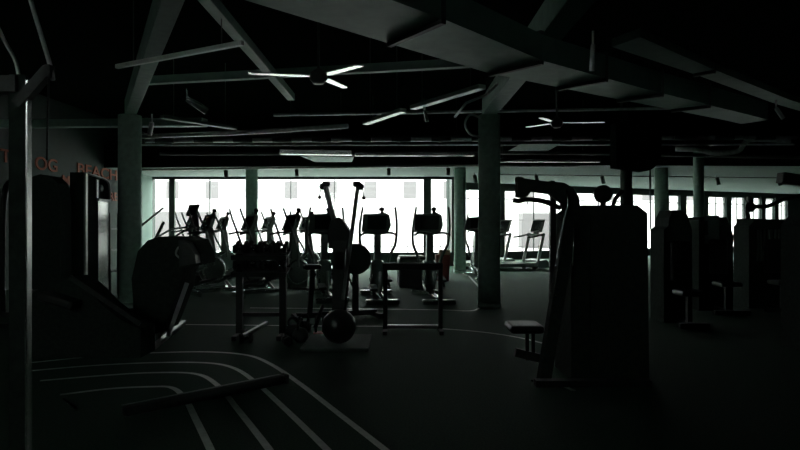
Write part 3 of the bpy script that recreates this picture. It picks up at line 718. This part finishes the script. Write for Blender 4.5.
# stack housing
b = MB().prism(V([(573, 214), (584, 205), (640, 205), (650, 213), (652, 395), (573, 395)]), .6, XZ(0, .36)); b.build('stack_housing', 'shroud', t)
MB().prism(V([(592, 215), (606, 215), (606, 380), (592, 380)]), .02, XZ(0, .05)).build('housing_panel', 'shroud', t)
MB().lathe(disc(.09, .08, .02), AX('Y', Q(603, 194, .3)), 20).build('pulley', 'black', t)
MB().tube([Q(603, 194, .3), Q(603, 206, .3)], .03, 8).build('pulley_mount', 'black', t)
MB().tube([Q(613, 206, .3), Q(616, 198, .3), Q(623, 191, .3)], .022, 8, 4).build('hose', 'black', t)
for p, q in ((597, 226), (556, 295)): MB().lathe(ball(.009, 6), Matrix.Translation(Q(p, q, -.08)), 8).build('bolt', 'chrome', t)

# other machines on the right
def machine(name, label, px0, px1, ytop, Y, shape, m='shroud'):
    ox = ((px0 + px1) / 2 - 400) * Y / F
    t = thing(name, label, 'weight machine', (ox, Y, 0)); w = (px1 - px0) * Y / F; h = EYE + (225 - ytop) * Y / F
    if shape == 'round':
        ol = [(-w / 2, 0), (w / 2, 0), (w / 2, h - .3), (w * .35, h - .08), (w * .1, h), (-w * .15, h), (-w * .3, h - .12), (-w * .34, h - .25), (-w / 2, h - .3)]
    elif shape == 'chamfer':
        ol = [(-w / 2, 0), (w / 2, 0), (w / 2, h * .82), (w * .3, h), (-w * .42, h), (-w / 2, h - .06)]
    else:
        ol = [(-w / 2, 0), (w / 2, 0), (w / 2, h - .1), (w / 2 - .1, h), (-w / 2 + .12, h), (-w / 2, h - .14)]
    MB().prism(ol, .5, XZ(0, .25)).build('housing', m, t)
    MB().beam((-w / 2, -.5, .04), (w / 2, -.5, .04), .08, .07).build('floor_rail', 'black', t)
    MB().beam((0, -.5, .04), (0, 0, .04), .08, .07).build('base', 'black', t)
    MB().box((0, -.35, .5), (.36, .36, .08), None, .03).build('seat', 'pad', t); MB().beam((0, -.35, 0), (0, -.35, .48), .07, .07).build('seat_post', 'black', t)
    MB().box((0, -.08, .95), (.3, .1, .6), None, .03).build('back_pad', 'pad', t)
    return t, w, h
t, w, h = machine('shoulder_press_machine', 'dark round topped weight machine below the slim right column', 664, 692, 210, 9.2, 'round')
t, w, h = machine('weight_machine', 'dark boxy weight machine right of the slim column', 699, 733, 217, 10.5, 'chamfer')
MB().box((-.08, -.015, 1.42), (.26, .03, .5), None, .01).build('light_panel', 'grey', t); MB().box((-.2, -.03, 1.45), (.07, .03, .25)).build('pin_slot', 'black', t)
t, w, h = machine('weight_machine', 'pleated dark weight machine under the pulley arm at right', 749, 792, 219, 10.8, 'box')
b = MB()
for k in range(9): b.span((-.26 + k * .065, -.03, .85), (-.235 + k * .065, 0.01, 1.42))
b.build('weight_plate_ribs', 'grey', t)
MB().tube([(-w / 2 + .05, .1, h), (-w / 2 + .05, .1, 1.82), (0.0, .1, 1.84), (.35, .1, 1.98), (.75, .0, 2.06)], .04, 8, 4).build('pulley_arm', 'black', t)
MB().lathe(disc(.09, .06, .015), AX('Y', (-w / 2 + .06, .05, 1.82)), 18).build('pulley', 'black', t)
MB().box((-w / 2 + .05, .05, 1.96), (.1, .08, .12), None, .02).build('arm_head', 'black', t)
t, w, h = machine('weight_machine', 'tall black machine at the far right edge, partly cut off', 808, 860, 213, 7.0, 'box')
MB().beam((-w / 2 - .26, .1, h + .42), (.2, .1, h + .3), .14, .12).build('overhead_arm', 'black', t); MB().beam((0, .1, h - .1), (0, .1, h + .34), .1, .1).build('arm_post', 'black', t)

# ------------------------------------------------------------------ outside
b = MB(); b.span((-70, YW + .3, -.3), (90, 90, -.06)); o = struct(b.build('exterior_ground', 'pave'))
def building(x0, x1, y, h, d, m, label, rows, cols, name='exterior_building'):
    o = MB().span((x0, y, -.06), (x1, y + d, h)).build(name, m); struct(o, label); o['category'] = 'building'
    b = MB()
    for r in range(rows):
        for c in range(cols):
            cx = x0 + (c + .5) * (x1 - x0) / cols; z = 3.8 + r * 3.1
            b.span((cx - .55, y - .05, z), (cx + .55, y + .02, z + 1.5))
    b.build('facade_windows', 'lilac', o)
building(-42, 6, 52, 11, 8, 'render', 'pale building across the street', 2, 14)
building(10, 70, 56, 9, 8, 'render', 'pale building across the street to the right', 2, 16)
o = MB().span((8.2, 40, -.06), (14, 41.5, 2.3)).build('exterior_kiosk', 'lilac'); struct(o, 'lilac grey low kiosk outside the right window')
o = MB().span((-24, 36, -.06), (-11, 36.6, 2.3)).build('exterior_wall', 'lilac'); struct(o, 'pale low wall outside at left')
b = MB()
for k in range(30): b.span((-14 + k * .9, 33, -.06), (-13.95 + k * .9, 33.05, 1.75))
b.span((-14, 33, 1.75), (12.2, 33.05, 1.8)); b.span((-14, 33, .3), (12.2, 33.05, .35))
struct(b.build('exterior_railing', 'lilac'), 'thin pale railing outside the glass')

# ------------------------------------------------------------------ sky, camera, look
w = bpy.data.worlds.new('World'); S.world = w; w.use_nodes = True
bg = w.node_tree.nodes['Background']; bg.inputs['Color'].default_value = (1.0, 1.0, .985, 1); bg.inputs['Strength'].default_value = 12.0
cd = bpy.data.cameras.new('camera'); cam = bpy.data.objects.new('camera', cd); COL.objects.link(cam)
cam.location = (0, 0, EYE); cam.rotation_euler = (PI / 2, 0, 0); cd.sensor_width = 36; cd.lens = 36 * F / 800; cd.clip_end = 300
S.camera = cam
S.view_settings.view_transform = 'Standard'; S.view_settings.look = 'None'; S.view_settings.gamma = 1; S.view_settings.exposure = 0
S.view_settings.use_curve_mapping = False
S.cycles.use_denoising = True
S.cycles.max_bounces = 10; S.cycles.diffuse_bounces = 6; S.cycles.transparent_max_bounces = 16
